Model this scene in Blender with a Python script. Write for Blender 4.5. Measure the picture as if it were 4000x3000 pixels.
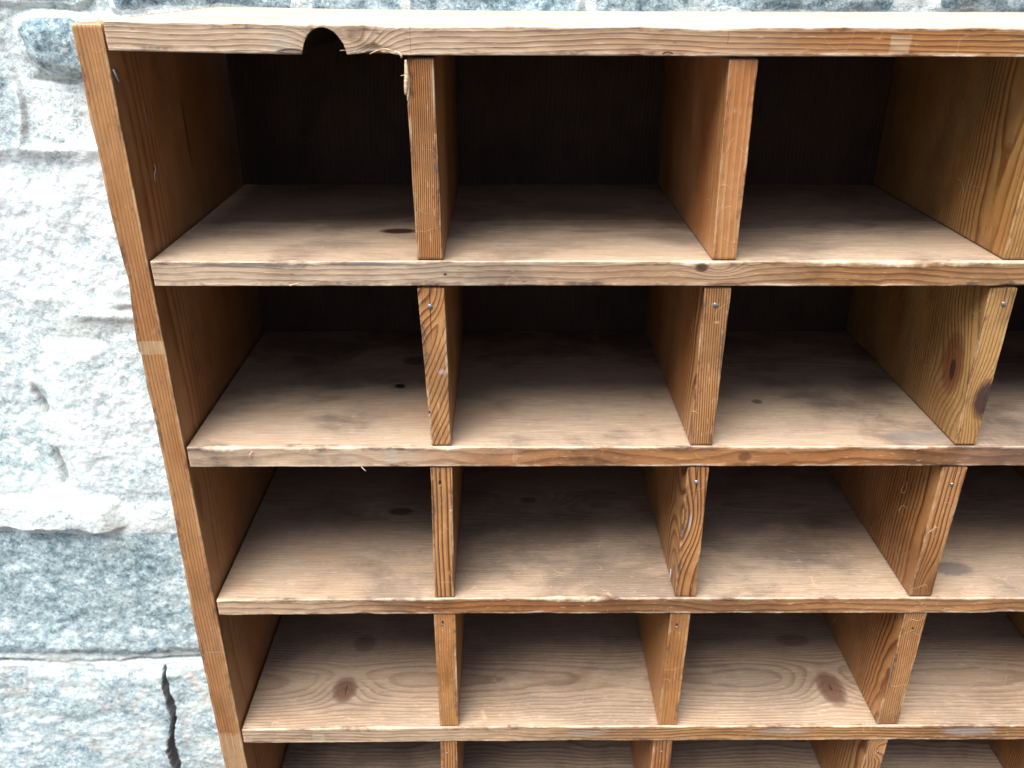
import bpy, math, random
import numpy as np
from mathutils import Matrix, Vector

# ------------------------------------------------------------------ camera, sky, sun, exposure
for o in list(bpy.data.objects):
    bpy.data.objects.remove(o, do_unlink=True)
scene = bpy.context.scene
COL = scene.collection

cam_data = bpy.data.cameras.new("camera")
cam = bpy.data.objects.new("camera", cam_data)
COL.objects.link(cam)
RT = Vector((0.99996493, -0.00779899, 0.00305079))
UP = Vector((0.00070544, 0.44144740, 0.89728685))
FW = Vector((0.0083447, 0.89725323, -0.44143742))
cam.matrix_world = Matrix(((RT.x, UP.x, -FW.x, 0.2495),
                           (RT.y, UP.y, -FW.y, -0.5647),
                           (RT.z, UP.z, -FW.z, 0.0295),
                           (0, 0, 0, 1)))
cam_data.sensor_fit = 'HORIZONTAL'
cam_data.sensor_width = 36.0
cam_data.lens = 29.40
cam_data.clip_start = 0.01
cam_data.clip_end = 200
cam_data.dof.use_dof = True
cam_data.dof.focus_distance = 0.62
cam_data.dof.aperture_fstop = 13.0
scene.camera = cam

SUN_EL = math.radians(68)
SUN_AZ = math.radians(-48)            # from straight in front of the shelf (-y) towards the left (-x)
sd = Vector((math.sin(SUN_AZ) * math.cos(SUN_EL), -math.cos(SUN_AZ) * math.cos(SUN_EL), math.sin(SUN_EL)))
world = bpy.data.worlds.new("World")
scene.world = world
world.use_nodes = True
wt = world.node_tree
for n in list(wt.nodes):
    wt.nodes.remove(n)
sky = wt.nodes.new('ShaderNodeTexSky')
sky.sky_type = 'NISHITA'
sky.sun_disc = False
sky.sun_elevation = SUN_EL
sky.sun_rotation = math.atan2(sd.x, sd.y)
sky.air_density = 1.0
sky.dust_density = 3.0
bg = wt.nodes.new('ShaderNodeBackground')
bg.inputs['Strength'].default_value = 0.05
wo = wt.nodes.new('ShaderNodeOutputWorld')
wt.links.new(sky.outputs[0], bg.inputs[0])
wt.links.new(bg.outputs[0], wo.inputs[0])

sl = bpy.data.lights.new("sun", 'SUN')
sl.energy = 3.0
sl.angle = math.radians(50)
sl.color = (1.0, 0.985, 0.965)
so = bpy.data.objects.new("sun", sl)
COL.objects.link(so)
so.rotation_euler = (-sd).to_track_quat('-Z', 'Y').to_euler()

scene.view_settings.view_transform = 'Standard'
scene.view_settings.look = 'None'
scene.view_settings.gamma = 1.0
scene.view_settings.use_curve_mapping = False
scene.view_settings.exposure = 1.75
scene.render.engine = 'CYCLES'
scene.cycles.max_bounces = 8
scene.cycles.diffuse_bounces = 3

# ------------------------------------------------------------------ numpy noise
def _hash(ix, iy, seed):
    h = (ix.astype(np.int64) * 374761393 + iy.astype(np.int64) * 668265263 + seed * 1274126177) & 0xFFFFFFFF
    h = ((h ^ (h >> 13)) * 1274126177) & 0xFFFFFFFF
    return ((h ^ (h >> 16)) & 0xFFFF) / 65535.0

def vnoise(x, y, seed=0):
    x = np.asarray(x, float); y = np.asarray(y, float)
    x, y = np.broadcast_arrays(x, y)
    ix = np.floor(x); iy = np.floor(y)
    fx = x - ix; fy = y - iy
    fx = fx * fx * (3 - 2 * fx); fy = fy * fy * (3 - 2 * fy)
    a = _hash(ix, iy, seed); b = _hash(ix + 1, iy, seed)
    c = _hash(ix, iy + 1, seed); d = _hash(ix + 1, iy + 1, seed)
    return (a * (1 - fx) + b * fx) * (1 - fy) + (c * (1 - fx) + d * fx) * fy - 0.5

def fbm(x, y, seed=0, octv=4, gain=0.5):
    s = 0; a = 1.0; t = 0
    for k in range(octv):
        s = s + a * vnoise(np.asarray(x) * 2 ** k, np.asarray(y) * 2 ** k, seed + 17 * k)
        t += a; a *= gain
    return s / t * 2

def sstep(a, b, x):
    t = np.clip((x - a) / (b - a), 0, 1)
    return t * t * (3 - 2 * t)

# ------------------------------------------------------------------ shader helper
class NT:
    def __init__(self, name):
        self.m = bpy.data.materials.new(name)
        self.m.use_nodes = True
        self.t = self.m.node_tree
        for n in list(self.t.nodes):
            self.t.nodes.remove(n)
        self.out = self.t.nodes.new('ShaderNodeOutputMaterial')
        self.b = self.t.nodes.new('ShaderNodeBsdfPrincipled')
        self.t.links.new(self.b.outputs[0], self.out.inputs[0])

    def put(self, sock, v):
        if v is None:
            return
        if hasattr(v, 'is_linked') or isinstance(v, bpy.types.NodeSocket):
            self.t.links.new(v, sock)
        elif isinstance(v, (tuple, list)) and len(v) == 3 and sock.type == 'RGBA':
            sock.default_value = (*v, 1)
        else:
            sock.default_value = v

    def math(self, op, a, b=None, c=None, clamp=False):
        n = self.t.nodes.new('ShaderNodeMath'); n.operation = op; n.use_clamp = clamp
        self.put(n.inputs[0], a); self.put(n.inputs[1], b); self.put(n.inputs[2], c)
        return n.outputs[0]

    def vmath(self, op, a, b=None, c=None):
        n = self.t.nodes.new('ShaderNodeVectorMath'); n.operation = op
        self.put(n.inputs[0], a); self.put(n.inputs[1], b)
        if c is not None:
            self.put(n.inputs[2], c)
        return n.outputs['Value'] if op in ('LENGTH', 'DOT_PRODUCT', 'DISTANCE') else n.outputs[0]

    def coords(self):
        return self.t.nodes.new('ShaderNodeTexCoord').outputs['Object']

    def sep(self, v):
        n = self.t.nodes.new('ShaderNodeSeparateXYZ'); self.put(n.inputs[0], v)
        return n.outputs[0], n.outputs[1], n.outputs[2]

    def comb(self, x, y, z):
        n = self.t.nodes.new('ShaderNodeCombineXYZ')
        self.put(n.inputs[0], x); self.put(n.inputs[1], y); self.put(n.inputs[2], z)
        return n.outputs[0]

    def noise(self, v, scale=1.0, detail=2.0, rough=0.5, dist=0.0):
        n = self.t.nodes.new('ShaderNodeTexNoise')
        self.put(n.inputs['Vector'], v); n.inputs['Scale'].default_value = scale
        n.inputs['Detail'].default_value = detail; n.inputs['Roughness'].default_value = rough
        n.inputs['Distortion'].default_value = dist
        return n.outputs['Fac']

    def ss(self, x, a, b, lo=0.0, hi=1.0, lin=False):
        n = self.t.nodes.new('ShaderNodeMapRange')
        n.interpolation_type = 'LINEAR' if lin else 'SMOOTHSTEP'
        self.put(n.inputs[0], x)
        n.inputs[1].default_value = a; n.inputs[2].default_value = b
        n.inputs[3].default_value = lo; n.inputs[4].default_value = hi
        return n.outputs[0]

    def mix(self, f, a, b, blend='MIX'):
        n = self.t.nodes.new('ShaderNodeMix'); n.data_type = 'RGBA'; n.blend_type = blend
        self.put(n.inputs[0], f); self.put(n.inputs[6], a); self.put(n.inputs[7], b)
        return n.outputs[2]

    def ramp(self, f, stops, interp='LINEAR'):
        n = self.t.nodes.new('ShaderNodeValToRGB'); r = n.color_ramp; r.interpolation = interp
        while len(r.elements) < len(stops):
            r.elements.new(0.5)
        for e, (p, c) in zip(r.elements, stops):
            e.position = p
            e.color = (*c, 1) if isinstance(c, tuple) else (c, c, c, 1)
        self.put(n.inputs[0], f)
        return n.outputs[0]

    def attr(self, name):
        n = self.t.nodes.new('ShaderNodeAttribute'); n.attribute_name = name
        return n

    def bump(self, h, strength, distance, normal=None):
        n = self.t.nodes.new('ShaderNodeBump')
        n.inputs['Strength'].default_value = strength; n.inputs['Distance'].default_value = distance
        self.put(n.inputs['Height'], h); self.put(n.inputs['Normal'], normal)
        return n.outputs[0]

# ------------------------------------------------------------------ aged pine
def pine(name, axes, pith=(-0.06, 0.03), slope=(0.0, 0.0), spacing=0.0022, wob=0.004, wobf=7.0,
         early=(0.40, 0.215, 0.088), late=(0.135, 0.048, 0.016), contrast=1.0,
         eddies=(), marks=(), pale=None, dust=0.0, grime=0.35, seed=0, rough=0.5, bumps=1.0, scratch=0.4, flecks=1.0, wearmin=0.52,
         dustcol=(0.455, 0.34, 0.235), wearcol=(0.60, 0.46, 0.33)):
    """axes: letters of the local axes used as (along the grain, depth p, thickness q)."""
    s = NT(name)
    co = s.coords()
    xyz = dict(zip('xyz', s.sep(co)))
    L, P, Q = (xyz[a] for a in axes)
    rnd = random.Random(seed)
    off = tuple(rnd.uniform(-20, 20) for _ in range(3))
    V = s.comb(L, P, Q)
    Vo = s.vmath('ADD', V, off)
    # slow wobble of the pith along the grain
    w1 = s.noise(s.comb(s.math('MULTIPLY', L, wobf), off[0], s.math('MULTIPLY', P, 3.0)), 1.0, 2.0)
    w2 = s.noise(s.comb(off[1], s.math('MULTIPLY', L, wobf * 0.8), off[2]), 1.0, 2.0)
    aq = s.math('ADD', s.math('MULTIPLY_ADD', L, slope[0], -pith[0]), Q)
    ap = s.math('ADD', s.math('MULTIPLY_ADD', L, slope[1], -pith[1]), P)
    aq = s.math('ADD', aq, s.math('MULTIPLY', s.math('SUBTRACT', w1, 0.5), wob * 4))
    ap = s.math('ADD', ap, s.math('MULTIPLY', s.math('SUBTRACT', w2, 0.5), wob * 4))
    r = s.math('SQRT', s.math('ADD', s.math('MULTIPLY', aq, aq), s.math('MULTIPLY', ap, ap)))
    loc = s.noise(s.vmath('MULTIPLY', Vo, (22, 60, 60)), 1.0, 3.0, 0.55)
    r = s.math('ADD', r, s.math('MULTIPLY', s.math('SUBTRACT', loc, 0.5), wob * 0.55))
    for (c, rad, h) in eddies:                      # rings bending round a knot
        d = s.vmath('LENGTH', s.vmath('MULTIPLY', s.vmath('SUBTRACT', V, c), tuple(1 / k for k in rad)))
        g = s.math('EXPONENT', s.math('MULTIPLY', s.math('MULTIPLY', d, d), -1.0))
        r = s.math('MULTIPLY_ADD', g, h, r)
    ph = s.math('DIVIDE', r, spacing)
    ph = s.math('ADD', ph, s.math('MULTIPLY', s.noise(s.comb(s.math('MULTIPLY', r, 90), off[0], 0), 1, 2), 1.7))
    fr = s.math('FRACT', ph)
    late_f = s.ramp(fr, [(0.0, 0.12), (0.10, 0.0), (0.38, 0.08), (0.60, 0.40), (0.78, 1.0), (0.93, 1.0), (1.0, 0.12)])
    ringamt = s.ss(s.noise(s.vmath('MULTIPLY', Vo, (5, 25, 25)), 1, 2), 0.3, 0.6, 0.65, 1.15)
    late_f = s.math('MULTIPLY', s.math('MULTIPLY', late_f, ringamt), contrast)
    # fibres
    f1 = s.noise(s.vmath('MULTIPLY', Vo, (28, 1100, 1100)), 1.0, 3.0, 0.6)
    f2 = s.noise(s.vmath('MULTIPLY', Vo, (60, 420, 420)), 1.0, 2.0, 0.6)
    big = s.noise(s.vmath('MULTIPLY', Vo, (7, 16, 16)), 1.0, 3.0, 0.6)
    col = s.mix(s.math('MULTIPLY', late_f, 0.9), early, late)
    col = s.mix(s.ss(big, 0.35, 0.7), col, s.mix(1.0, col, (0.80, 0.66, 0.52), 'MULTIPLY'))
    col = s.mix(s.ss(f1, 0.3, 0.7, 0.0, 0.35), col, s.mix(1.0, col, (0.62, 0.55, 0.50), 'MULTIPLY'))
    geo = s.t.nodes.new('ShaderNodeNewGeometry')
    nx, ny, nz = s.sep(geo.outputs['True Normal'])
    up = s.ss(nz, 0.35, 0.85)
    front = s.ss(s.math('MULTIPLY', ny, -1.0), 0.4, 0.8)
    if pale:                                        # rubbed, greyed wood along part of the front edge
        a, b, amt = pale
        pm = s.math('MULTIPLY', s.ss(s.math('ADD', L, s.math('MULTIPLY', s.math('SUBTRACT', big, 0.5), 0.25)), a, b, amt, 0.0), front)
        pc = s.mix(s.math('MULTIPLY', late_f, 0.85), (0.52, 0.37, 0.24), (0.20, 0.115, 0.065))
        pc = s.mix(s.ss(f2, 0.35, 0.7, 0.0, 0.5), pc, (0.58, 0.46, 0.34))
        col = s.mix(pm, col, pc)
    if dust > 0:                                    # dry grey film on the upward faces
        dn = s.noise(s.vmath('MULTIPLY', Vo, (10, 18, 18)), 1.0, 4.0, 0.6)
        dc = s.mix(s.math('MULTIPLY', late_f, 0.55), dustcol, (0.17, 0.09, 0.055))
        dc = s.mix(s.ss(f1, 0.40, 0.64, 0.0, 0.52), dc, (0.22, 0.155, 0.105))
        dc = s.mix(s.ss(f2, 0.60, 0.72, 0.0, 0.45), dc, (0.56, 0.46, 0.35))
        dm = s.math('MULTIPLY', s.math('MULTIPLY', up, dust), s.ss(dn, 0.2, 0.6, 0.72, 1.0))
        col = s.mix(dm, col, dc)
    # smudges of grime
    gn = s.noise(s.vmath('MULTIPLY', Vo, (11, 16, 16)), 1.0, 5.0, 0.62, 0.3)
    gn2 = s.noise(s.vmath('MULTIPLY', Vo, (5.5, 9, 9)), 1.0, 3.0, 0.6)
    gn = s.math('ADD', gn, s.math('MULTIPLY', s.math('SUBTRACT', gn2, 0.5), 0.6))
    gm = s.ss(gn, 0.44, 0.68, 0.0, min(1.0, grime * 1.5))
    col = s.mix(gm, col, s.mix(1.0, col, (0.34, 0.34, 0.37), 'MULTIPLY'))
    # edge wear
    wear = s.attr('wear').outputs['Fac']
    wn = s.noise(s.vmath('MULTIPLY', Vo, (150, 420, 420)), 1.0, 4.0, 0.65)
    wn2 = s.noise(s.vmath('MULTIPLY', Vo, (32, 60, 60)), 1.0, 3.0, 0.6)
    wm = s.math('MULTIPLY', s.ss(s.math('MULTIPLY_ADD', wn2, 0.9, s.math('MULTIPLY', wn, 0.35)), wearmin, wearmin + 0.26), s.ss(wear, 0.45, 0.95))
    dm2 = s.math('MULTIPLY', s.ss(s.math('MULTIPLY_ADD', wn2, -0.8, s.math('MULTIPLY', wn, 0.8)), -0.02, 0.22), s.ss(wear, 0.12, 0.6, 0.0, 0.8))
    col = s.mix(dm2, col, (0.085, 0.055, 0.045))
    col = s.mix(s.math('MULTIPLY', wm, 0.9), col, wearcol)
    # scratches and tiny pits
    sc = s.noise(s.vmath('MULTIPLY', Vo, (38, 46, 46)), 1.0, 0.0, 0.5, 0.25)
    scm = s.math('MULTIPLY', s.ss(s.math('ABSOLUTE', s.math('SUBTRACT', sc, 0.5)), 0.0, 0.0085, 1.0, 0.0),
                 s.ss(s.noise(s.vmath('ADD', s.vmath('MULTIPLY', Vo, (30, 45, 45)), (7, 3, 1)), 1, 2), 0.50, 0.62, 0, scratch))
    col = s.mix(scm, col, (0.62, 0.42, 0.24))
    fl = s.noise(s.vmath('MULTIPLY', Vo, (110, 760, 760)), 1.0, 1.0)
    col = s.mix(s.ss(fl, 0.68, 0.74, 0.0, 0.28 * flecks), col, (0.70, 0.56, 0.42))
    col = s.mix(s.ss(fl, 0.29, 0.24, 0.0, 0.5), col, (0.07, 0.04, 0.03))
    hgt = s.math('ADD', s.math('MULTIPLY', late_f, 0.55), s.math('MULTIPLY', f1, 0.55))
    hgt = s.math('ADD', hgt, s.math('MULTIPLY', wn, s.math('MULTIPLY', wear, 1.6)))
    hgt = s.math('ADD', hgt, s.math('MULTIPLY', scm, 0.8))
    jn = s.math('MULTIPLY', s.math('SUBTRACT', s.noise(Vo, 260.0, 3.0), 0.5), 0.55)
    for mk in marks:
        c, rad, color, op = mk[:4]
        kind = mk[4] if len(mk) > 4 else 'round'
        v = s.vmath('MULTIPLY', s.vmath('SUBTRACT', V, c), tuple(1 / k for k in rad))
        if kind == 'box':
            a = s.sep(s.vmath('ABSOLUTE', v))
            d = s.math('MAXIMUM', s.math('MAXIMUM', a[0], a[1]), a[2])
            d = s.math('MULTIPLY_ADD', jn, 0.7 if op < 0.99 else 0.0, d)
            f = s.ss(d, 0.86, 1.06, op, 0.0) if op < 0.99 else s.ss(d, 0.998, 1.002, 1.0, 0.0)
            f = s.math('MULTIPLY', f, s.ss(f2, 0.3, 0.6, 0.65, 1.0)) if op < 0.99 else f
            tint = s.mix(s.ss(f1, 0.3, 0.7), color, tuple(k * 0.62 for k in color))
            col = s.mix(f, col, tint)
        elif kind == 'knot':
            d = s.math('ADD', s.vmath('LENGTH', v), s.math('MULTIPLY', jn, 0.45))
            f = s.ss(d, 0.72, 1.10, op, 0.0)
            rg = s.math('SINE', s.math('MULTIPLY', d, 24.0))
            kc = s.mix(s.ss(rg, -1, 1, 0.0, 0.5), color, tuple(k * 0.62 for k in color))
            kc = s.mix(s.ss(d, 0.35, 0.0, 0.0, 0.6), kc, tuple(k * 0.45 for k in color))
            rim = s.math('MULTIPLY', s.ss(d, 0.75, 0.98), s.ss(d, 1.0, 1.25, 1.0, 0.0))
            col = s.mix(f, col, kc)
            col = s.mix(s.math('MULTIPLY', rim, 0.45 * op), col, tuple(k * 0.5 for k in color))
        else:
            d = s.math('ADD', s.vmath('LENGTH', v), s.math('MULTIPLY', jn, 0.7))
            f = s.ss(d, 0.6, 1.1, op, 0.0)
            col = s.mix(f, col, color)
            if kind == 'pit':
                hgt = s.math('SUBTRACT', hgt, s.math('MULTIPLY', f, 4.0))
    s.put(s.b.inputs['Base Color'], col)
    rg = s.math('ADD', s.math('MULTIPLY', f2, 0.25), rough - 0.12)
    rg = s.math('ADD', rg, s.math('MULTIPLY', up, 0.12 if dust > 0 else 0.0), clamp=True)
    s.put(s.b.inputs['Roughness'], rg)
    s.b.inputs['Specular IOR Level'].default_value = 0.42
    s.put(s.b.inputs['Normal'], s.bump(hgt, 0.8, 0.00036 * bumps))
    return s.m

# ------------------------------------------------------------------ object helpers
def tag(o, **k):
    for a, b in k.items():
        o[a] = b

def mesh_obj(name, verts, faces, mat, parent=None, smooth=True, attrs=None, loc=None):
    me = bpy.data.meshes.new(name)
    verts = np.asarray(verts, np.float32)
    me.from_pydata(verts.tolist(), [], [tuple(int(i) for i in f) for f in faces])
    me.update()
    if smooth:
        me.polygons.foreach_set('use_smooth', [True] * len(me.polygons))
    for k, v in (attrs or {}).items():
        a = me.attributes.new(k, 'FLOAT', 'POINT')
        a.data.foreach_set('value', np.asarray(v, np.float32))
    if mat:
        me.materials.append(mat)
    o = bpy.data.objects.new(name, me)
    COL.objects.link(o)
    if loc is not None:
        o.location = loc
    if parent:
        o.parent = parent
    return o

def board(name, axes, length, p0, p1, q0, q1, mat, parent, loc, step=0.0015, seed=0, rad=0.0008, chip=0.0016,
          face=0.00022, corner_chip=(1, 1), post=None, ends=0.0007):
    """Sawn board: a worn rectangle (p = depth, q = thickness) swept along its length.
    q0/q1/p0 may be functions of the length."""
    n = max(4, int(length / step))
    l = np.linspace(0, length, n)
    fn = lambda f: (f(l) if callable(f) else np.full(n, float(f)))
    P0, P1, Q0, Q1 = fn(p0), fn(p1), fn(q0), fn(q1)
    sd_ = seed * 131 + 7

    def radius(k, amt):
        a = fbm(l * 55, k * 9.1, sd_ + k, 4, 0.6)
        b = sstep(0.12, 0.55, fbm(l * 16, k * 5.3, sd_ + 40 + k, 3))
        return rad * (0.75 + 0.5 * a) + chip * amt * b * (0.6 + 0.8 * np.abs(fbm(l * 240, k, sd_ + 90 + k, 3, 0.7)))
    r_lo = np.clip(radius(1, corner_chip[0]), 0.0002, 0.004)
    r_hi = np.clip(radius(2, corner_chip[1]), 0.0002, 0.004)
    r_b = np.full(n, 0.0006)
    cols = []; wear = []
    ang = np.linspace(0, math.pi / 2, 5)

    def add(p, q, w):
        cols.append(np.stack([l, p, q], 1)); wear.append(np.full(n, w))
    H = Q1 - Q0
    # front-low corner (from underside to front)
    for a in ang:
        add(P0 + r_lo - r_lo * np.sin(a), Q0 + r_lo - r_lo * np.cos(a), 1.0)
    for t, w in ((0.07, .7), (0.14, .4), (0.24, .15), (0.38, 0), (0.5, 0), (0.62, 0), (0.76, .15), (0.86, .4), (0.93, .7)):
        add(P0 + 0, Q0 + r_lo + (H - r_lo - r_hi) * t, w)
    for a in ang:
        add(P0 + r_hi - r_hi * np.cos(a), Q1 - r_hi + r_hi * np.sin(a), 1.0)
    depth = P1 - P0
    offs = [0.0012, 0.0026, 0.005, 0.01, 0.02, 0.04, 0.08]
    offs = [o for o in offs if o < depth.min() * 0.6]
    for o in offs:
        add(P0 + r_hi + o, Q1, float(np.interp(o, [0, 0.0015, 0.006], [0.9, 0.45, 0])))
    for a in ang[::2]:
        add(P1 - r_b + r_b * np.sin(a), Q1 - r_b + r_b * np.cos(a), 0.3)
    for a in ang[::2]:
        add(P1 - r_b + r_b * np.cos(a), Q0 + r_b - r_b * np.sin(a), 0.3)
    for o in offs[::-1]:
        add(P0 + r_lo + o, Q0, float(np.interp(o, [0, 0.0015, 0.006], [0.9, 0.45, 0])))
    K = len(cols)
    v = np.stack(cols, 1)                     # n, K, 3
    w = np.stack(wear, 1)
    kk = np.arange(K)[None, :]
    fr = (w > -1) & (kk < 19)
    v[..., 1] += np.where(fr, face * 1.6 * fbm(l[:, None] * 70, v[..., 2] * 260, sd_ + 3, 4, 0.6), 0)
    v[..., 2] += face * fbm(l[:, None] * 60, v[..., 1] * 60 + kk * 0, sd_ + 5, 3, 0.6) * np.where(kk >= 19, .6, 1.0)
    if ends:                                  # ragged ends
        for e, sgn in ((0, 1), (n - 1, -1)):
            v[e, :, 0] += sgn * ends * (0.6 + 1.0 * np.abs(fbm(v[e, :, 2] * 600, v[e, :, 1] * 40, sd_ + e, 2)))
            c = v[e].mean(0)
            v[e, :19, 1] += 0.0007
            v[e, :, 2] += np.where(v[e, :, 2] > c[2], -1, 1) * 0.0005
            w[e, :] = np.maximum(w[e, :], 0.8)
    v = v.reshape(-1, 3); w = w.reshape(-1)
    if post:
        v = post(v)
    idx = np.arange(n * K).reshape(n, K)
    a = idx[:-1]; b = idx[1:]
    f = np.stack([a, np.roll(a, -1, 1), np.roll(b, -1, 1), b], -1).reshape(-1, 4).tolist()
    order = {'x': 0, 'y': 1, 'z': 2}
    out = np.zeros_like(v)
    for i, ax in enumerate(axes):
        out[:, order[ax]] = v[:, i]
    even = axes in ('xyz', 'yzx', 'zxy')
    # the ring runs p->q clockwise seen from +L
    cap0 = idx[0].tolist(); cap1 = idx[-1][::-1].tolist()
    if even:
        f = [tuple(x) for x in f]; f += [tuple(cap0[::-1]), tuple(cap1[::-1])]
        f = [x[::-1] for x in f]
    else:
        f = [tuple(x) for x in f]; f += [tuple(cap0[::-1]), tuple(cap1[::-1])]
    o = mesh_obj(name, out, f, mat, parent, True, {'wear': w}, loc)
    import bmesh
    bm = bmesh.new(); bm.from_mesh(o.data)
    bmesh.ops.recalc_face_normals(bm, faces=bm.faces)
    bm.to_mesh(o.data); bm.free()
    return o

# ------------------------------------------------------------------ the wall
def build_wall():
    YW = 0.262
    # stones: x0, x1, z0, z1, corner radius, proud (m), tone (0 dark blue .. 1 white; upper-left stones raised, stronger light put into their colour), warm
    S = [(-0.189, -0.02, -0.0585, -0.006, 0.022, 0.010, 0.22, 0.0),
         (-0.34, -0.212, -0.135, -0.004, 0.02, 0.006, 0.72, 0.1),
         (-0.42, -0.06, -0.276, -0.128, 0.03, 0.005, 1.0, 0.15),
         (-0.62, -0.435, -0.290, -0.100, 0.02, 0.006, 0.9, 0.1),
         (-0.44, -0.262, -0.512, -0.306, 0.018, 0.005, 0.85, 0.1),
         (-0.245, 0.02, -0.528, -0.320, 0.022, 0.006, 0.90, 0.05),
         (-0.52, -0.04, -0.764, -0.572, 0.018, 0.009, 0.27, 0.0),
         (-0.60, 0.06, -1.03, -0.786, 0.005, 0.008, 0.55, 0.40),
         # course seen as a strip above the shelf
         (-0.30, -0.118, 0.004, 0.16, 0.012, 0.003, 0.45, 0.0),
         (-0.100, 0.062, -0.002, 0.15, 0.008, 0.005, 0.20, 0.0),
         (0.078, 0.160, -0.002, 0.15, 0.008, 0.005, 0.30, 0.0),
         (0.166, 0.315, -0.002, 0.15, 0.008, 0.005, 0.15, 0.0),
         (0.330, 0.600, -0.002, 0.15, 0.008, 0.006, 0.22, 0.0),
         (0.634, 0.90, -0.002, 0.15, 0.008, 0.006, 0.10, 0.0)]
    rnd = random.Random(5)
    # the rest of the coursed rubble wall, out of the frame
    z = 0.172
    while z < 0.95:
        h = rnd.uniform(0.12, 0.2); x = -1.3 + rnd.uniform(0, .1)
        while x < 2.0:
            w_ = rnd.uniform(0.18, 0.42)
            S.append((x, x + w_, z, z + h, 0.018, rnd.uniform(.004, .012), rnd.uniform(.1, .8), rnd.uniform(0, .3)))
            x += w_ + 0.02
        z += h + 0.02
    zz = -1.05
    for (za, zb) in ((-0.29, -0.01), (-0.53, -0.31), (-0.765, -0.55), (-1.03, -0.785)):
        for side in (-1, 1):
            x = -0.63 if side < 0 else 0.08
            while -1.3 < x < 2.0:
                w_ = rnd.uniform(0.18, 0.4)
                xa, xb = (x - w_, x) if side < 0 else (x, x + w_)
                S.append((xa, xb, za, zb, 0.018, rnd.uniform(.004, .010), rnd.uniform(.2, .7), rnd.uniform(0, .3)))
                x += side * (w_ + 0.02)
    S.append((0.92, 1.3, -0.002, 0.15, .012, .005, .3, 0)); S.append((1.32, 1.7, -0.002, 0.15, .012, .005, .5, .1))
    S.append((-0.62, -0.36, 0.004, 0.15, .012, .005, .5, .1)); S.append((-1.0, -0.64, 0.004, 0.15, .012, .005, .3, .1))

    def grid(segs):
        out = []
        for a, b, st in segs:
            out.append(np.arange(a, b, st))
        return np.concatenate(out)
    gx = grid([(-1.2, -0.50, 0.01), (-0.50, -0.02, 0.0015), (-0.02, 0.80, 0.003), (0.80, 2.0, 0.012)])
    gz = grid([(-1.13, -1.0, 0.01), (-1.0, -0.02, 0.0016), (-0.02, 0.06, 0.00125), (0.06, 0.9, 0.012)])
    X, Z = np.meshgrid(gx, gz)
    wx = X + 0.012 * fbm(X * 14, Z * 14, 3, 4) + 0.0025 * fbm(X * 90, Z * 90, 4, 3)
    wz = Z + 0.009 * fbm(X * 9, Z * 14, 8, 4) + 0.0025 * fbm(X * 90, Z * 90, 9, 3)
    best = np.full(X.shape, -1.0); hh = np.zeros(X.shape); tone = np.zeros(X.shape); warm = np.zeros(X.shape)
    for i, (x0, x1, z0, z1, r, pr, tn, wm) in enumerate(S):
        cx, cz = (x0 + x1) / 2, (z0 + z1) / 2
        hx, hz = (x1 - x0) / 2 - r, (z1 - z0) / 2 - r
        dx = np.maximum(np.abs(wx - cx) - hx, 0); dz = np.maximum(np.abs(wz - cz) - hz, 0)
        inside = np.minimum(np.maximum(np.abs(wx - cx) - hx, np.abs(wz - cz) - hz), 0)
        d = r - np.hypot(dx, dz) - inside          # distance inside the outline
        m = d > best
        best = np.where(m, d, best)
        hh = np.where(m, pr + 0.004 * fbm(X * 9 + i * 7, Z * 9, 21 + i, 3), hh)
        tone = np.where(m, tn, tone); warm = np.where(m, wm, warm)
    stone = sstep(-0.001, 0.004, best)
    dome = sstep(-0.004, 0.016, best)
    rough_s = 0.0014 * fbm(X * 110, Z * 110, 31, 5, 0.75) + 0.0021 * fbm(X * 26, Z * 34, 33, 3)
    rough_m = 0.0014 * fbm(X * 80, Z * 80, 51, 5, 0.7) + 0.0030 * fbm(X * 17, Z * 20, 53, 3)
    mort_fill = 0.0035 + sstep(-0.1, 0.25, fbm(X * 7, Z * 7, 61, 2)) * 0.004
    recess = -0.004 * sstep(0.0, -0.006, best) * sstep(0.05, -0.25, fbm(X * 10, Z * 10, 71, 2))
    h = (hh + rough_s) * dome + (mort_fill + rough_m) * (1 - dome) + recess
    # dark thin joints: under the blue stone and the deep open crack beside it
    line = np.exp(-((Z + 0.775 + 0.004 * fbm(X * 20, Z * 3, 81, 3)) / 0.0030) ** 2) * (X < 0.0) * (X > -0.5)
    crackx = -0.193 + 0.095 * (Z + 0.785) + 0.0045 * fbm(Z * 16, X * 0 + 3, 83, 3)
    cw = 0.0052 + 0.0040 * fbm(Z * 20, X * 0 + 8, 85, 3) + 0.0022 * fbm(X * 190, Z * 190, 86, 3)
    cw = cw * (0.30 + 0.70 * sstep(-0.783, -0.835, Z))
    crack = sstep(cw, cw * 0.55, np.abs(X - crackx)) * sstep(-0.783, -0.795, Z)
    j3 = np.exp(-((X + 0.257 + 0.014 * fbm(Z * 11, X * 0, 87, 4)) / 0.0035) ** 2) * sstep(-0.33, -0.36, Z) * sstep(-0.52, -0.49, Z) * sstep(-.2, .3, fbm(Z * 25, X * 0 + 2, 88, 2))
    under = np.exp(-((Z + 0.0625 + 0.010 * np.clip((X + 0.165) / 0.03, -1, 1) ** 2 * -0.3) / 0.0028) ** 2) * sstep(-0.195, -0.18, X) * sstep(-0.02, -0.06, X)
    h = h - 0.010 * line * sstep(-.3, .2, fbm(X * 18, Z * 0, 89, 3)) - 0.016 * crack - 0.006 * j3 - 0.005 * under
    # a smeared mortar ridge above the blue stone, ending in a ragged lip
    lipz = -0.560 + 0.010 * fbm(X * 22, X * 0, 91, 4)
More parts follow.
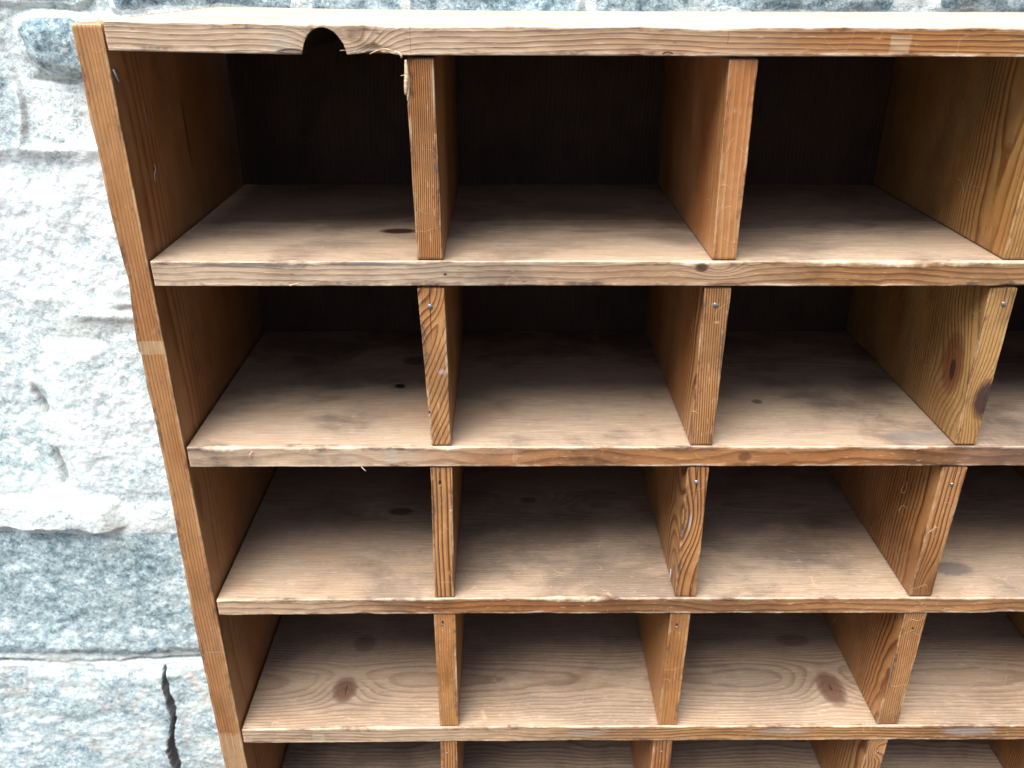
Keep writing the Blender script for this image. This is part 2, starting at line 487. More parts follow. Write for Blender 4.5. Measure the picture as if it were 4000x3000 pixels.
    lip = sstep(-0.5, -0.535, Z) * sstep(lipz - 0.001, lipz + 0.002, Z) * sstep(-0.215, -0.235, X) * sstep(-0.40, -0.36, X)
    lip2 = sstep(-0.520, -0.530, Z) * sstep(lipz - 0.001, lipz + 0.002, Z) * sstep(-0.40, -0.36, X) * sstep(-0.195, -0.225, X)
    h = h + 0.011 * lip2
    stone = stone * (1 - lip2)
    ledge = np.exp(-((Z + 0.296 - 0.006 * fbm(X * 15, X * 0, 93, 3)) / 0.006) ** 2) * sstep(-0.22, -0.18, X) * sstep(0, -0.1, X)
    h = h + 0.0035 * ledge
    # keep stone from poking into the back of the shelf
    inside_shelf = sstep(-0.06, -0.03, X) * (Z < -0.004)
    h = np.where(inside_shelf > 0, np.minimum(h, 0.012), h)
    Y = YW - h
    nx_, nz_ = len(gx), len(gz)
    v = np.stack([X, Y, Z], -1).reshape(-1, 3)
    idx = np.arange(nx_ * nz_).reshape(nz_, nx_)
    quads = np.stack([idx[:-1, :-1], idx[:-1, 1:], idx[1:, 1:], idx[1:, :-1]], -1).reshape(-1, 4)
    # give the wall its thickness with a back face and rim
    base = len(v)
    x0, x1, z0, z1 = gx[0], gx[-1], gz[0], gz[-1]
    me = bpy.data.meshes.new('stone_wall')
    rim = np.concatenate([idx[0, :], idx[1:, -1], idx[-1, -2::-1], idx[-2:0:-1, 0]])
    back = v[rim].copy(); back[:, 1] = YW + 0.35
    allv = np.concatenate([v, back])
    m = len(rim); bi = base + np.arange(m)
    rq = np.stack([rim, bi, np.roll(bi, -1), np.roll(rim, -1)], -1)
    q = np.concatenate([quads, rq])
    me.vertices.add(len(allv)); me.vertices.foreach_set('co', allv.astype(np.float32).ravel())
    ncap = m
    loops = np.concatenate([q.ravel(), bi]).astype(np.int32)
    me.loops.add(len(loops)); me.loops.foreach_set('vertex_index', loops)
    starts = np.concatenate([np.arange(len(q)) * 4, [len(q) * 4]]).astype(np.int32)
    tot = np.concatenate([np.full(len(q), 4), [ncap]]).astype(np.int32)
    me.polygons.add(len(starts)); me.polygons.foreach_set('loop_start', starts)
    me.polygons.foreach_set('loop_total', tot)
    me.update(calc_edges=True); me.validate()
    me.polygons.foreach_set('use_smooth', [True] * len(me.polygons))
    for nm, arr in (('stone', stone), ('tone', tone), ('warm', warm), ('open', np.clip(sstep(cw * 1.25, cw * 0.95, np.abs(X - crackx)) * sstep(-0.781, -0.787, Z) + 0.55 * line + 0.5 * j3, 0, 1))):
        a = me.attributes.new(nm, 'FLOAT', 'POINT')
        full = np.concatenate([arr.ravel(), np.full(m, 0.5)]).astype(np.float32)
        a.data.foreach_set('value', full)
    s = NT('granite_and_mortar')
    co = s.coords()
    stone_f = s.attr('stone').outputs['Fac']; tone_f = s.attr('tone').outputs['Fac']
    warm_f = s.attr('warm').outputs['Fac']; open_f = s.attr('open').outputs['Fac']
    n1 = s.noise(co, 300.0, 4.0, 0.6, 1.1)
    n2 = s.noise(s.vmath('MULTIPLY', co, (1, 1, 1.15)), 75.0, 4.0, 0.6, 0.5)
    n3 = s.noise(co, 17.0, 3.0, 0.6)
    mixn = s.math('ADD', s.math('MULTIPLY', n1, 0.55), s.math('MULTIPLY', n2, 0.45))
    mixn = s.math('ADD', mixn, s.math('MULTIPLY', s.math('SUBTRACT', n3, 0.5), 0.35))
    mixn = s.math('ADD', mixn, s.math('MULTIPLY_ADD', s.math('SUBTRACT', tone_f, 0.4), 0.22, 0.02))
    col = s.ramp(mixn, [(0.33, (0.09, 0.145, 0.175)), (0.42, (0.20, 0.285, 0.315)), (0.50, (0.37, 0.47, 0.49)), (0.57, (0.54, 0.64, 0.645)), (0.68, (0.80, 0.86, 0.85))])
    rust = s.math('MULTIPLY', s.ss(s.noise(co, 34.0, 4.0, 0.6, 0.4), 0.52, 0.66), warm_f)
    col = s.mix(rust, col, (0.55, 0.44, 0.33))
    mcol = s.ramp(s.math('ADD', s.math('MULTIPLY', n1, 0.6), s.math('MULTIPLY', n2, 0.4)),
                  [(0.35, (0.24, 0.31, 0.32)), (0.43, (0.48, 0.565, 0.56)), (0.51, (0.70, 0.77, 0.75)), (0.62, (0.82, 0.86, 0.83))])
    mcol = s.mix(s.ss(n3, 0.5, 0.7, 0, 0.35), mcol, (0.66, 0.66, 0.55))
    edge = s.math('ADD', stone_f, s.math('MULTIPLY', s.math('SUBTRACT', n2, 0.5), 0.9))
    col = s.mix(s.ss(edge, 0.35, 0.65), mcol, col)
    col = s.mix(s.ss(open_f, 0.2, 0.8), col, s.mix(n1, (0.03, 0.035, 0.04), (0.34, 0.35, 0.35)))
    s.put(s.b.inputs['Base Color'], col)
    s.b.inputs['Roughness'].default_value = 0.85
    s.b.inputs['Specular IOR Level'].default_value = 0.3
    hb = s.math('ADD', s.math('MULTIPLY', n1, 1.0), s.math('MULTIPLY', s.noise(co, 900.0, 3.0, 0.6), 0.4))
    s.put(s.b.inputs['Normal'], s.bump(hb, 0.8, 0.0011))
    me.materials.append(s.m)
    o = bpy.data.objects.new('stone_wall', me)
    COL.objects.link(o)
    tag(o, label="rough wall of pale blue-grey granite blocks with white mortar behind the wooden shelf", category="stone wall")
    return o

build_wall()

# ------------------------------------------------------------------ ground (below the frame; it carries the shelf and bounces light)
GZ = -1.125
s = NT('paving'); c = s.coords()
s.put(s.b.inputs['Base Color'], s.ramp(s.noise(c, 30, 6, 0.65), [(0.35, (0.045, 0.043, 0.04)), (0.65, (0.10, 0.095, 0.09))]))
s.b.inputs['Roughness'].default_value = 0.9
s.put(s.b.inputs['Normal'], s.bump(s.noise(c, 200, 5, 0.6), 0.6, 0.002))
g = mesh_obj('ground', [(-12, -12, GZ), (12, -12, GZ), (12, 1.2, GZ), (-12, 1.2, GZ)], [(0, 1, 2, 3)], s.m, smooth=False)
tag(g, kind='structure')

# ------------------------------------------------------------------ the pigeonhole shelf
D = 0.237
root = bpy.data.objects.new('pigeonhole_shelf', None)
root.empty_display_size = 0.1
root.location = (0.5, 0.12, GZ)
COL.objects.link(root)
tag(root, label="worn orange-brown pine pigeonhole shelf of open square compartments standing against the stone wall", category="shelf")
bpy.context.view_layer.update()
ROOTINV = Vector(root.location)

def rel(x, y, z):
    return (x - ROOTINV.x, y - ROOTINV.y, z - ROOTINV.z)

def curve(pts):
    xs, ys = zip(*pts)
    return lambda l: np.interp(l, xs, ys)

WIDE = 1.016                      # clear width between the side boards
SPLIT = (0.06, 0.03, 0.02)
KNOT = (0.20, 0.085, 0.05)
PALEP = (0.60, 0.43, 0.24)

# --- top board, with the half-round notch and torn splinter hollow
topf = curve([(0, 0.0022), (0.06, 0.0012), (0.127, 0.0003), (0.254, -0.0006), (0.5, -0.0006), (1.02, 0)])
botf = curve([(0, -0.0152), (0.06, -0.0164), (0.125, -0.0172), (0.254, -0.0175), (1.02, -0.0175)])
def notch(v):
    x, y, z = v[:, 0], v[:, 1], v[:, 2]
    cxn, R = 0.1358, 0.0138
    d = (x - cxn + 0.0012 * (z + 0.0175) / 0.017)
    arch = -0.0180 + 1.22 * np.sqrt(np.clip(R * R - d * d, 0, None))
    arch = np.minimum(arch, -0.0012)
    fade = sstep(0.236, 0.225, y)
    hit = (np.abs(d) < R) & (z < arch) & (y < 0.236)
    z2 = np.where(hit, arch * fade + z * (1 - fade), z)
    # torn-out hollow to the right of the notch
    t = np.clip((x - 0.150) / 0.034, 0, 1)
    hol = 0.0045 * np.sin(np.pi * t) ** 1.3 * ((x > 0.150) & (x < 0.184))
    hol = hol * (0.85 + 0.3 * fbm(x * 300, y * 0, 5, 2))
    lowm = (z < -0.0125) & (y < 0.012) & (hol > 0)
    fy = sstep(0.009, 0.0, y)
    z2 = np.where(lowm, np.maximum(z2, z2 + hol * fy * 0.45), z2)
    y2 = np.where(lowm, y + hol * 0.35 * sstep(-0.0125, -0.016, z), y)
    return np.stack([x, y2, z2], 1)
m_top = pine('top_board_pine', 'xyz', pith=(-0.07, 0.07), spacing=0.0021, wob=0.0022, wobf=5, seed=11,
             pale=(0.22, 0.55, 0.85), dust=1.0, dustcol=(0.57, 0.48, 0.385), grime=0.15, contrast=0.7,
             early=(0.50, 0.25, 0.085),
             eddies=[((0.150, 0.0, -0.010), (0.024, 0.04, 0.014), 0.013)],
             marks=[((0.1358, 0.121, -0.0105), (0.0165, 0.1195, 0.0098), (0.014, 0.010, 0.009), 1.0, 'box'),  # grimy notch lining, with the hollow's shade put into its near-black colour
                    ((0.4978, 0, -0.0103), (0.0065, 0.002, 0.0058), (0.56, 0.40, 0.24), 0.6, 'box'),
                    ((0.1105, 0, -0.009), (0.0085, 0.002, 0.0085), (0.50, 0.42, 0.32), 0.45, 'box'),
                    ((0.1150, 0, -0.0158), (0.010, 0.002, 0.0022), (0.20, 0.13, 0.09), 0.7, 'pit'),
                    ((0.1565, 0, -0.0060), (0.0060, 0.003, 0.0055), (0.17, 0.085, 0.05), 0.55),
                    ((0.190, 0, -0.008), (0.0004, 0.002, 0.012), (0.24, 0.13, 0.08), 0.7),
                    ((0.389, 0, -0.007), (0.0003, 0.002, 0.005), (0.16, 0.09, 0.05), 0.8),
                    ((0.352, 0.0, -0.0165), (0.004, 0.002, 0.0016), (0.18, 0.10, 0.06), 0.7, 'pit'),
                    ((0.197, 0.006, -0.0006), (0.006, 0.004, 0.003), (0.16, 0.14, 0.13), 0.7)])
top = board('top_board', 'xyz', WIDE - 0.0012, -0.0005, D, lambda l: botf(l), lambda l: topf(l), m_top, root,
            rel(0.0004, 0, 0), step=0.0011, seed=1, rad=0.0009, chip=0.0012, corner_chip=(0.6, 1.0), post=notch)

# splinters (thin torn slivers of wood)
s = NT('raw_splinter'); c = s.coords()
s.put(s.b.inputs['Base Color'], s.ramp(s.noise(s.vmath('MULTIPLY', c, (300, 900, 900)), 1, 3), [(0.3, (0.42, 0.26, 0.13)), (0.6, (0.72, 0.53, 0.34))]))
s.b.inputs['Roughness'].default_value = 0.6
m_spl = s.m

def sliver(name, pts, w, t, mat, parent, loc):
    """tapered curved strip with real thickness through pts"""
    pts = [Vector(p) for p in pts]
    n = 14; path = []
    for i in range(n + 1):
        u = i / n * (len(pts) - 1); k = min(int(u), len(pts) - 2); f_ = u - k
        a = pts[max(k - 1, 0)]; b = pts[k]; c_ = pts[k + 1]; d = pts[min(k + 2, len(pts) - 1)]
        path.append(0.5 * ((2 * b) + (c_ - a) * f_ + (2 * a - 5 * b + 4 * c_ - d) * f_ ** 2 + (3 * b - a - 3 * c_ + d) * f_ ** 3))
    v = []; f = []
    for i, p in enumerate(path):
        tg = (path[min(i + 1, n)] - path[max(i - 1, 0)]).normalized()
        side = tg.cross(Vector((0, 1, 0))); side = side.normalized() if side.length > 1e-4 else Vector((0, 0, 1))
        up_ = tg.cross(side).normalized()
        k = math.sin(math.pi * min(1, (i + 1.2) / (n + 2))) ** 0.6
        for a, b in ((-1, -1), (1, -1), (1, 1), (-1, 1)):
            v.append(p + side * a * w / 2 * k + up_ * b * t / 2 * k)
    for i in range(n):
        for j in range(4):
            a = i * 4 + j; b = i * 4 + (j + 1) % 4
            f.append((a, b, b + 4, a + 4))
    f += [(3, 2, 1, 0), (n * 4, n * 4 + 1, n * 4 + 2, n * 4 + 3)]
    return mesh_obj(name, [tuple(q) for q in v], f, mat, parent, True, None, loc)

sliver('splinter', [(0.1795, -0.0012, -0.0150), (0.1825, -0.0020, -0.0158), (0.1842, -0.0022, -0.0178), (0.1838, -0.0016, -0.0190)], 0.0013, 0.0006, m_spl, top, (0, 0, 0))
sliver('splinter', [(0.1640, -0.0003, -0.0168), (0.1700, -0.0012, -0.0143), (0.1750, -0.0016, -0.0138), (0.1800, -0.0012, -0.0150)], 0.0008, 0.0005, m_spl, top, (0, 0, 0))
sliver('splinter', [(0.1495, 0.002, -0.0150), (0.1470, 0.002, -0.0148), (0.1450, 0.0025, -0.0151)], 0.0004, 0.0003, m_spl, top, (0, 0, 0))

# --- side boards
m_side = pine('side_board_pine', 'zyx', pith=(-0.055, 0.01), slope=(0.006, 0.0), spacing=0.0024, wob=0.0014, wobf=5, seed=23,
              early=(0.44, 0.220, 0.086), late=(0.21, 0.080, 0.028), grime=0.25, rough=0.42, scratch=0.15, contrast=0.65, flecks=0.35,
              marks=[((GZ * -1 - 0.2190, 0, 0.010), (0.0056, 0.0025, 0.03), PALEP, 0.6, 'box'),
                     ((GZ * -1 - 0.650, 0, 0.010), (0.034, 0.0025, 0.03), PALEP, 0.5, 'box'),
                     ((GZ * -1 - 0.515, 0, 0.010), (0.0004, 0.002, 0.009), (0.55, 0.42, 0.3), 0.5),
                     ((GZ * -1 - 0.085, 0.115, 0.020), (0.032, 0.0022, 0.006), (0.10, 0.035, 0.015), 0.85)],
              wearcol=(0.50, 0.31, 0.16))
HS = -GZ + 0.0008
out_edge = curve([(0, -0.0222), (HS - 0.62, -0.0222), (HS - 0.47, -0.0224), (HS - 0.35, -0.0193), (HS - 0.224, -0.0193),
                  (HS - 0.222, -0.0206), (HS - 0.17, -0.0170), (HS - 0.115, -0.0197), (HS, -0.0195)])
OX = -0.0205
side_l = board('side_board', 'zyx', HS, 0.0008, D + 0.012, lambda l: out_edge(l) - OX + 0.0007 * fbm(l * 40, l * 0, 77, 3),
               lambda l: -0.0008 - OX + 0 * l, m_side, root, rel(OX, 0, GZ), step=0.0016, seed=3, rad=0.0006, chip=0.0007, corner_chip=(1.4, 0.5))
side_r = board('side_board', 'zyx', HS, 0.0008, D + 0.012, 0.0, 0.0195, m_side, root, rel(WIDE + 0.0004, 0, GZ), step=0.004, seed=4)

# --- back panel: vertical matched boards, one sheet of wood
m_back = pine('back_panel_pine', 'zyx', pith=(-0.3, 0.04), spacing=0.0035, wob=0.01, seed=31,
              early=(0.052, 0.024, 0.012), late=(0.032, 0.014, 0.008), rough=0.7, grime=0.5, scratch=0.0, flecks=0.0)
bv = []; bf = []
bx0, bx1, bz0, bz1 = 0.0, WIDE, 0.0, HS - 0.02
for y in (0.0, 0.009):
    bv += [(bx0, y, bz0), (bx1, y, bz0), (bx1, y, bz1), (bx0, y, bz1)]
bf = [(3, 2, 1, 0)[::-1], (4, 5, 6, 7)[::-1], (0, 1, 5, 4), (1, 2, 6, 5), (2, 3, 7, 6), (3, 0, 4, 7)]
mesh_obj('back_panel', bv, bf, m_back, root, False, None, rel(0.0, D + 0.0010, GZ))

# --- shelf boards
LV = [(-0.1523, -0.1706), (-0.3034, -0.3211), (-0.4548, -0.4712), (-0.6098, -0.6280), (-0.7625, -0.7795), (-0.9140, -0.9315), (-1.0650, -1.0825)]
BENT = [curve([(0, -0.0004), (0.25, 0.0), (1.02, 0.0002)]), curve([(0, 0.0), (1.02, -0.0002)]),
        curve([(0, -0.0004), (0.25, 0.0005), (0.7, -0.0009), (1.02, -0.0005)]), curve([(0, -0.0014), (0.25, 0.001), (0.7, 0.0), (1.02, 0)]),
        curve([(0, 0), (1, 0)]), curve([(0, 0), (1, 0)]), curve([(0, 0), (1, 0)])]
SH = [dict(seed=41, pith=(-0.07, 0.095), spacing=0.0021, wob=0.0028, contrast=0.6, pale=(0.20, 0.50, 0.95), grime=0.40,
           eddies=[((0.166, 0.078, 0), (0.06, 0.010, 0.05), 0.010), ((0.401, 0.0, -0.0045), (0.014, 0.02, 0.006), 0.006)],
           marks=[((0.166, 0.0765, 0), (0.014, 0.0070, 0.004), (0.055, 0.016, 0.007), 1.0, 'knot'),
                  ((0.315, 0.076, 0), (0.020, 0.004, 0.004), (0.16, 0.10, 0.07), 0.5),
                  ((0.388, 0.0, -0.0045), (0.0045, 0.004, 0.0032), (0.065, 0.030, 0.018), 0.9, 'knot'),
                  ((0.207, 0.0, -0.010), (0.0012, 0.003, 0.0010), (0.06, 0.02, 0.03), 0.9, 'pit'),
                  ((0.07, 0.0, -0.003), (0.05, 0.004, 0.0018), (0.14, 0.11, 0.11), 0.65),
                  ((0.15, 0.0, -0.002), (0.035, 0.004, 0.0014), (0.12, 0.10, 0.11), 0.7)]),
      dict(seed=52, pith=(-0.045, 0.165), spacing=0.0020, wob=0.0030, contrast=0.6, pale=(0.10, 0.30, 0.85), grime=0.55,
           early=(0.43, 0.195, 0.07),
           eddies=[((0.146, 0.165, 0), (0.05, 0.012, 0.04), 0.008)],
           marks=[((0.155, 0.108, 0), (0.0048, 0.0042, 0.004), (0.010, 0.007, 0.006), 1.0, 'knot'),
                  ((0.165, 0.162, 0), (0.013, 0.009, 0.004), (0.060, 0.025, 0.015), 0.7, 'knot'),
                  ((0.4677, 0.077, 0), (0.0052, 0.0048, 0.004), (0.07, 0.04, 0.03), 0.75),
                  ((0.580, 0.016, 0), (0.030, 0.010, 0.004), (0.13, 0.12, 0.12), 0.55),
                  ((0.438, 0.0, -0.009), (0.005, 0.004, 0.004), (0.080, 0.025, 0.015), 0.6, 'knot'),
                  ((0.64, 0.0, -0.009), (0.04, 0.004, 0.014), (0.16, 0.10, 0.08), 0.5),
                  ((0.160, 0.0, -0.008), (0.0055, 0.003, 0.006), (0.60, 0.52, 0.42), 0.5, 'box')]),
      dict(seed=66, pith=(-0.05, 0.14), spacing=0.0019, wob=0.0028, pale=(0.05, 0.25, 0.65), grime=0.40,
           early=(0.42, 0.205, 0.078), contrast=0.6,
           eddies=[((0.145, 0.131, 0), (0.04, 0.012, 0.04), 0.008), ((0.273, 0.150, 0), (0.04, 0.012, 0.04), 0.008)],
           marks=[((0.1448, 0.131, 0), (0.012, 0.006, 0.004), (0.050, 0.020, 0.013), 0.7, 'knot'),
                  ((0.273, 0.150, 0), (0.010, 0.006, 0.004), (0.11, 0.05, 0.03), 0.6),
                  ((0.655, 0.040, 0), (0.022, 0.012, 0.004), (0.06, 0.06, 0.07), 0.6)]),
      dict(seed=74, pith=(-0.05, 0.06), spacing=0.0023, wob=0.0028, contrast=0.8, pale=(0.12, 0.45, 0.75), grime=0.25,
           early=(0.46, 0.24, 0.09), dustcol=(0.44, 0.32, 0.215),
           eddies=[((0.0896, 0.048, 0), (0.026, 0.020, 0.05), 0.008), ((0.097, 0.109, 0), (0.03, 0.02, 0.05), 0.006),
                   ((0.572, 0.050, 0), (0.028, 0.030, 0.05), 0.009), ((0.535, 0.110, 0), (0.045, 0.018, 0.05), 0.006)],
           marks=[((0.0896, 0.048, 0), (0.0112, 0.0150, 0.006), (0.135, 0.060, 0.036), 0.9, 'knot'),
                  ((0.0912, 0.048, 0), (0.0007, 0.0085, 0.004), (0.02, 0.01, 0.01), 0.95),
                  ((0.100, 0.112, 0), (0.011, 0.012, 0.006), (0.085, 0.040, 0.025), 0.5, 'knot'),
                  ((0.5740, 0.046, 0), (0.0125, 0.0200, 0.006), (0.135, 0.060, 0.036), 0.9, 'knot'),
                  ((0.5735, 0.048, 0), (0.0009, 0.0050, 0.004), (0.02, 0.01, 0.01), 0.9),
                  ((0.556, 0.114, 0), (0.017, 0.009, 0.006), (0.085, 0.040, 0.025), 0.45, 'knot'),
                  ((0.3265, 0, -0.008), (0.022, 0.003, 0.0042), (0.36, 0.33, 0.31), 0.35),
                  ((0.512, 0, -0.006), (0.030, 0.003, 0.0040), (0.34, 0.33, 0.33), 0.4),
                  ((0.690, 0, -0.007), (0.030, 0.003, 0.0055), (0.33, 0.33, 0.33), 0.45),
                  ((0.072, 0, -0.012), (0.006, 0.003, 0.006), (0.60, 0.52, 0.36), 0.5, 'box')]),
      dict(seed=85, pith=(-0.03, 0.12), spacing=0.0030, grime=0.4, eddies=[], marks=[((0.52, 0.16, 0), (0.014, 0.010, 0.006), (0.075, 0.030, 0.020), 0.8, 'knot')]),
      dict(seed=96, pith=(-0.03, 0.12), spacing=0.0030, grime=0.4), dict(seed=97, pith=(-0.03, 0.08), spacing=0.0030, grime=0.4)]
shelf_objs = []
for i, (zt, zb) in enumerate(LV):
    P = dict(dust=1.0, rough=0.55); P.update(SH[i])
    m = pine('shelf_board_pine_%s' % 'abcdefg'[i], 'xyz', **P)
    th = zt - zb
    bt = BENT[i]
    o = board('shelf_board', 'xyz', WIDE - 0.0012, 0.0, D, lambda l, bt=bt, th=th: -th + 0.6 * bt(l) + 0.0002 * fbm(l * 25, l * 0, i + 200, 3),
              lambda l, bt=bt: bt(l) + 0.0002 * fbm(l * 30, l * 0, i + 300, 3), m, root, rel(0.0004, 0, zt),
              step=0.0011 if i < 4 else 0.003, seed=50 + i, rad=0.0009, chip=0.0026 if i < 3 else 0.0018, corner_chip=(0.8, 1.0), ends=0.0009)
    shelf_objs.append(o)
sliver('splinter', [(0.0960, -0.0006, -0.0178), (0.0990, -0.0014, -0.0170), (0.1030, -0.0010, -0.0160)], 0.0011, 0.0005, m_spl, shelf_objs[0], (0, 0, 0))
sliver('splinter', [(0.1355, 0.0, -0.0175), (0.1372, -0.0008, -0.0192), (0.1392, -0.0010, -0.0212)], 0.0006, 0.0004, m_spl, shelf_objs[1], (0, 0, 0))
sliver('splinter', [(0.0520, -0.0008, -0.0030), (0.0500, -0.0016, -0.0052), (0.0492, -0.0012, -0.0090)], 0.0008, 0.0004, m_spl, shelf_objs[1], (0, 0, 0))

# --- dividers: (x left top, x right top, x left bottom, x right bottom) for each row
DV = [[(0.1862, 0.2043, 0.1878, 0.2060), (0.3922, 0.4108, 0.3955, 0.4125), (0.6000, 0.6185, 0.6019, 0.6200), (0.8070, 0.8255, 0.8072, 0.8257)],
      [(0.1868, 0.2062, 0.1918, 0.2072), (0.3922, 0.4116, 0.3947, 0.4122), (0.5980, 0.6178, 0.6033, 0.6197), (0.8060, 0.8245, 0.8062, 0.8247)],
      [(0.1903, 0.2075, 0.1887, 0.2054), (0.3946, 0.4119, 0.3962, 0.4145), (0.5984, 0.6185, 0.5995, 0.6188), (0.8040, 0.8225, 0.8050, 0.8235)],
      [(0.1870, 0.2060, 0.1879, 0.2053), (0.3940, 0.4116, 0.3941, 0.4118), (0.6000, 0.6198, 0.6017, 0.6213), (0.8045, 0.8230, 0.8050, 0.8235)],
      [(0.1871, 0.2034, 0.1873, 0.2036), (0.3914, 0.4098, 0.3920, 0.4104), (0.5984, 0.6169, 0.5990, 0.6175), (0.8020, 0.8205, 0.8025, 0.8210)],
      [(0.1871, 0.2050, 0.1873, 0.2052), (0.3930, 0.4110, 0.3930, 0.4110), (0.6000, 0.6185, 0.6000, 0.6185), (0.8030, 0.8215, 0.8030, 0.8215)],
      [(0.1871, 0.2050, 0.1873, 0.2052), (0.3930, 0.4110, 0.3930, 0.4110), (0.6000, 0.6185, 0.6000, 0.6185), (0.8030, 0.8215, 0.8030, 0.8215)]]
OR1 = dict(early=(0.49, 0.245, 0.092), late=(0.185, 0.065, 0.021))
OR2 = dict(early=(0.54, 0.275, 0.102), late=(0.18, 0.056, 0.016))
RED = dict(early=(0.48, 0.205, 0.080), late=(0.56, 0.33, 0.13))
YEL = dict(early=(0.51, 0.295, 0.108), late=(0.27, 0.125, 0.040))
# marks/eddies are (along z, depth y, x) in the divider's own frame
DM = {(0, 0): dict(OR1, pith=(-0.080, 0.0), spacing=0.0014, wob=0.0006, contrast=1.35, bumps=1.8, slope=(-0.012, 0)),
      (0, 1): dict(RED, pith=(-0.020, 0.0), spacing=0.0042, wob=0.0016, contrast=0.8, slope=(0.03, 0)),
      (0, 2): dict(YEL, pith=(-0.06, 0.03), spacing=0.0020, wob=0.001, scratch=0.9),
      (1, 0): dict(OR2, pith=(-0.030, 0.004), slope=(-0.42, 0.0), spacing=0.0040, wob=0.0020, wobf=14, contrast=1.15, bumps=1.8,
                   eddies=[((0.120, 0, 0.012), (0.020, 0.03, 0.009), 0.007)],
                   marks=[((0.115, 0, 0.0088), (0.030, 0.003, 0.00035), SPLIT, 0.95, 'pit'),
                          ((0.0292, 0, 0.0045), (0.0022, 0.003, 0.0013), (0.03, 0.02, 0.015), 0.95, 'pit'),
                          ((0.064, 0, 0.0155), (0.003, 0.003, 0.004), (0.50, 0.40, 0.42), 0.5)]),
      (1, 1): dict(OR1, pith=(-0.070, 0.0), slope=(0.05, 0), spacing=0.00175, wob=0.0008, contrast=1.2, bumps=1.5, scratch=0.9,
                   marks=[((0.0095, 0, 0.0105), (0.0042, 0.002, 0.0010), (0.72, 0.66, 0.50), 0.85),
                          ((0.118, 0, 0.009), (0.0022, 0.002, 0.0055), (0.62, 0.38, 0.2), 0.6),
                          ((0.104, 0, 0.012), (0.0018, 0.002, 0.0045), (0.62, 0.40, 0.22), 0.7)]),
      (1, 2): dict(YEL, pith=(-0.050, 0.0), slope=(0.02, 0), spacing=0.0026, wob=0.0022, wobf=9, contrast=0.8, scratch=0.7,
                   eddies=[((0.040, 0.0, 0.017), (0.022, 0.03, 0.010), 0.009), ((0.055, 0.030, 0.0), (0.034, 0.020, 0.012), 0.011)],
                   marks=[((0.041, 0.0, 0.0185), (0.0160, 0.02, 0.0085), (0.055, 0.026, 0.022), 0.95, 'knot'),
                          ((0.059, 0.028, 0.003), (0.024, 0.014, 0.012), (0.200, 0.070, 0.030), 0.92, 'knot'),
                          ((0.054, 0.027, 0.003), (0.010, 0.005, 0.010), (0.045, 0.018, 0.015), 0.9),
                          ((0.129, 0, 0.012), (0.012, 0.003, 0.0004), SPLIT, 0.95, 'pit'),
                          ((0.060, 0.0, 0.002), (0.060, 0.004, 0.0010), (0.12, 0.07, 0.05), 0.55, 'pit')]),
      (2, 0): dict(OR2, pith=(-0.055, 0.0), spacing=0.0036, wob=0.0012, contrast=1.25, bumps=1.6,
                   marks=[((0.117, 0, 0.0088), (0.0030, 0.003, 0.0016), (0.03, 0.02, 0.02), 0.95, 'pit'),
                          ((0.1225, 0, 0.0086), (0.006, 0.003, 0.0004), SPLIT, 0.9, 'pit'),
                          ((0.017, 0, 0.009), (0.0006, 0.002, 0.008), (0.60, 0.42, 0.26), 0.7),
                          ((0.0905, 0, 0.0168), (0.0012, 0.003, 0.0016), (0.60, 0.56, 0.50), 0.8),
                          ((0.089, 0, 0.0005), (0.002, 0.003, 0.0016), (0.52, 0.56, 0.50), 0.7)]),
      (2, 1): dict(OR2, pith=(0.040, 0.016), slope=(0.0, 0.0), spacing=0.0046, wob=0.0015, wobf=12, contrast=1.1, bumps=1.8,
                   eddies=[((0.082, 0, -0.002), (0.028, 0.05, 0.016), 0.012), ((0.005, 0, 0.0), (0.05, 0.05, 0.03), -0.008)],
                   marks=[((0.079, 0, 0.0072), (0.013, 0.003, 0.0012), (0.52, 0.50, 0.55), 0.6),
                          ((0.064, 0, 0.0020), (0.0035, 0.003, 0.0028), (0.17, 0.075, 0.09), 0.75),
                          ((0.118, 0, 0.0086), (0.022, 0.003, 0.00045), SPLIT, 0.95, 'pit')]),
      (2, 2): dict(OR1, pith=(-0.030, 0.0), slope=(0.015, 0), spacing=0.0040, wob=0.0020, contrast=1.0, scratch=1.0,
                   eddies=[((0.012, 0, 0.010), (0.03, 0.03, 0.008), 0.008)],
                   marks=[((0.125, 0, 0.0105), (0.010, 0.003, 0.0004), SPLIT, 0.8, 'pit')]),
      (3, 0): dict(early=(0.49, 0.235, 0.080), late=(0.33, 0.13, 0.040), pith=(-0.06, 0.0), spacing=0.0022, wob=0.0016, contrast=0.6,
                   marks=[((0.1268, 0, 0.0078), (0.0024, 0.003, 0.0011), (0.03, 0.02, 0.02), 0.95, 'pit')]),
      (3, 1): dict(early=(0.50, 0.245, 0.085), late=(0.34, 0.135, 0.042), pith=(-0.06, 0.0), spacing=0.0030, wob=0.0016, contrast=0.55,
                   marks=[((0.1235, 0, 0.0070), (0.0022, 0.003, 0.0010), (0.03, 0.02, 0.02), 0.95, 'pit')]),
      (3, 2): dict(OR1, pith=(-0.07, 0.0), slope=(0.05, 0), spacing=0.0019, wob=0.0016, wobf=10, contrast=1.1, bumps=1.4, scratch=0.8,
                   marks=[((0.1180, 0, 0.0105), (0.0026, 0.003, 0.0012), (0.04, 0.03, 0.03), 0.9, 'pit')]),
      (4, 0): dict(OR2, pith=(-0.045, 0.0), spacing=0.0030, wob=0.002, contrast=1.1),
      (4, 2): dict(OR1, pith=(-0.045, 0.0), spacing=0.0036, wob=0.002, contrast=1.0,
                   eddies=[((0.12, 0, 0.010), (0.012, 0.03, 0.008), 0.01)])}
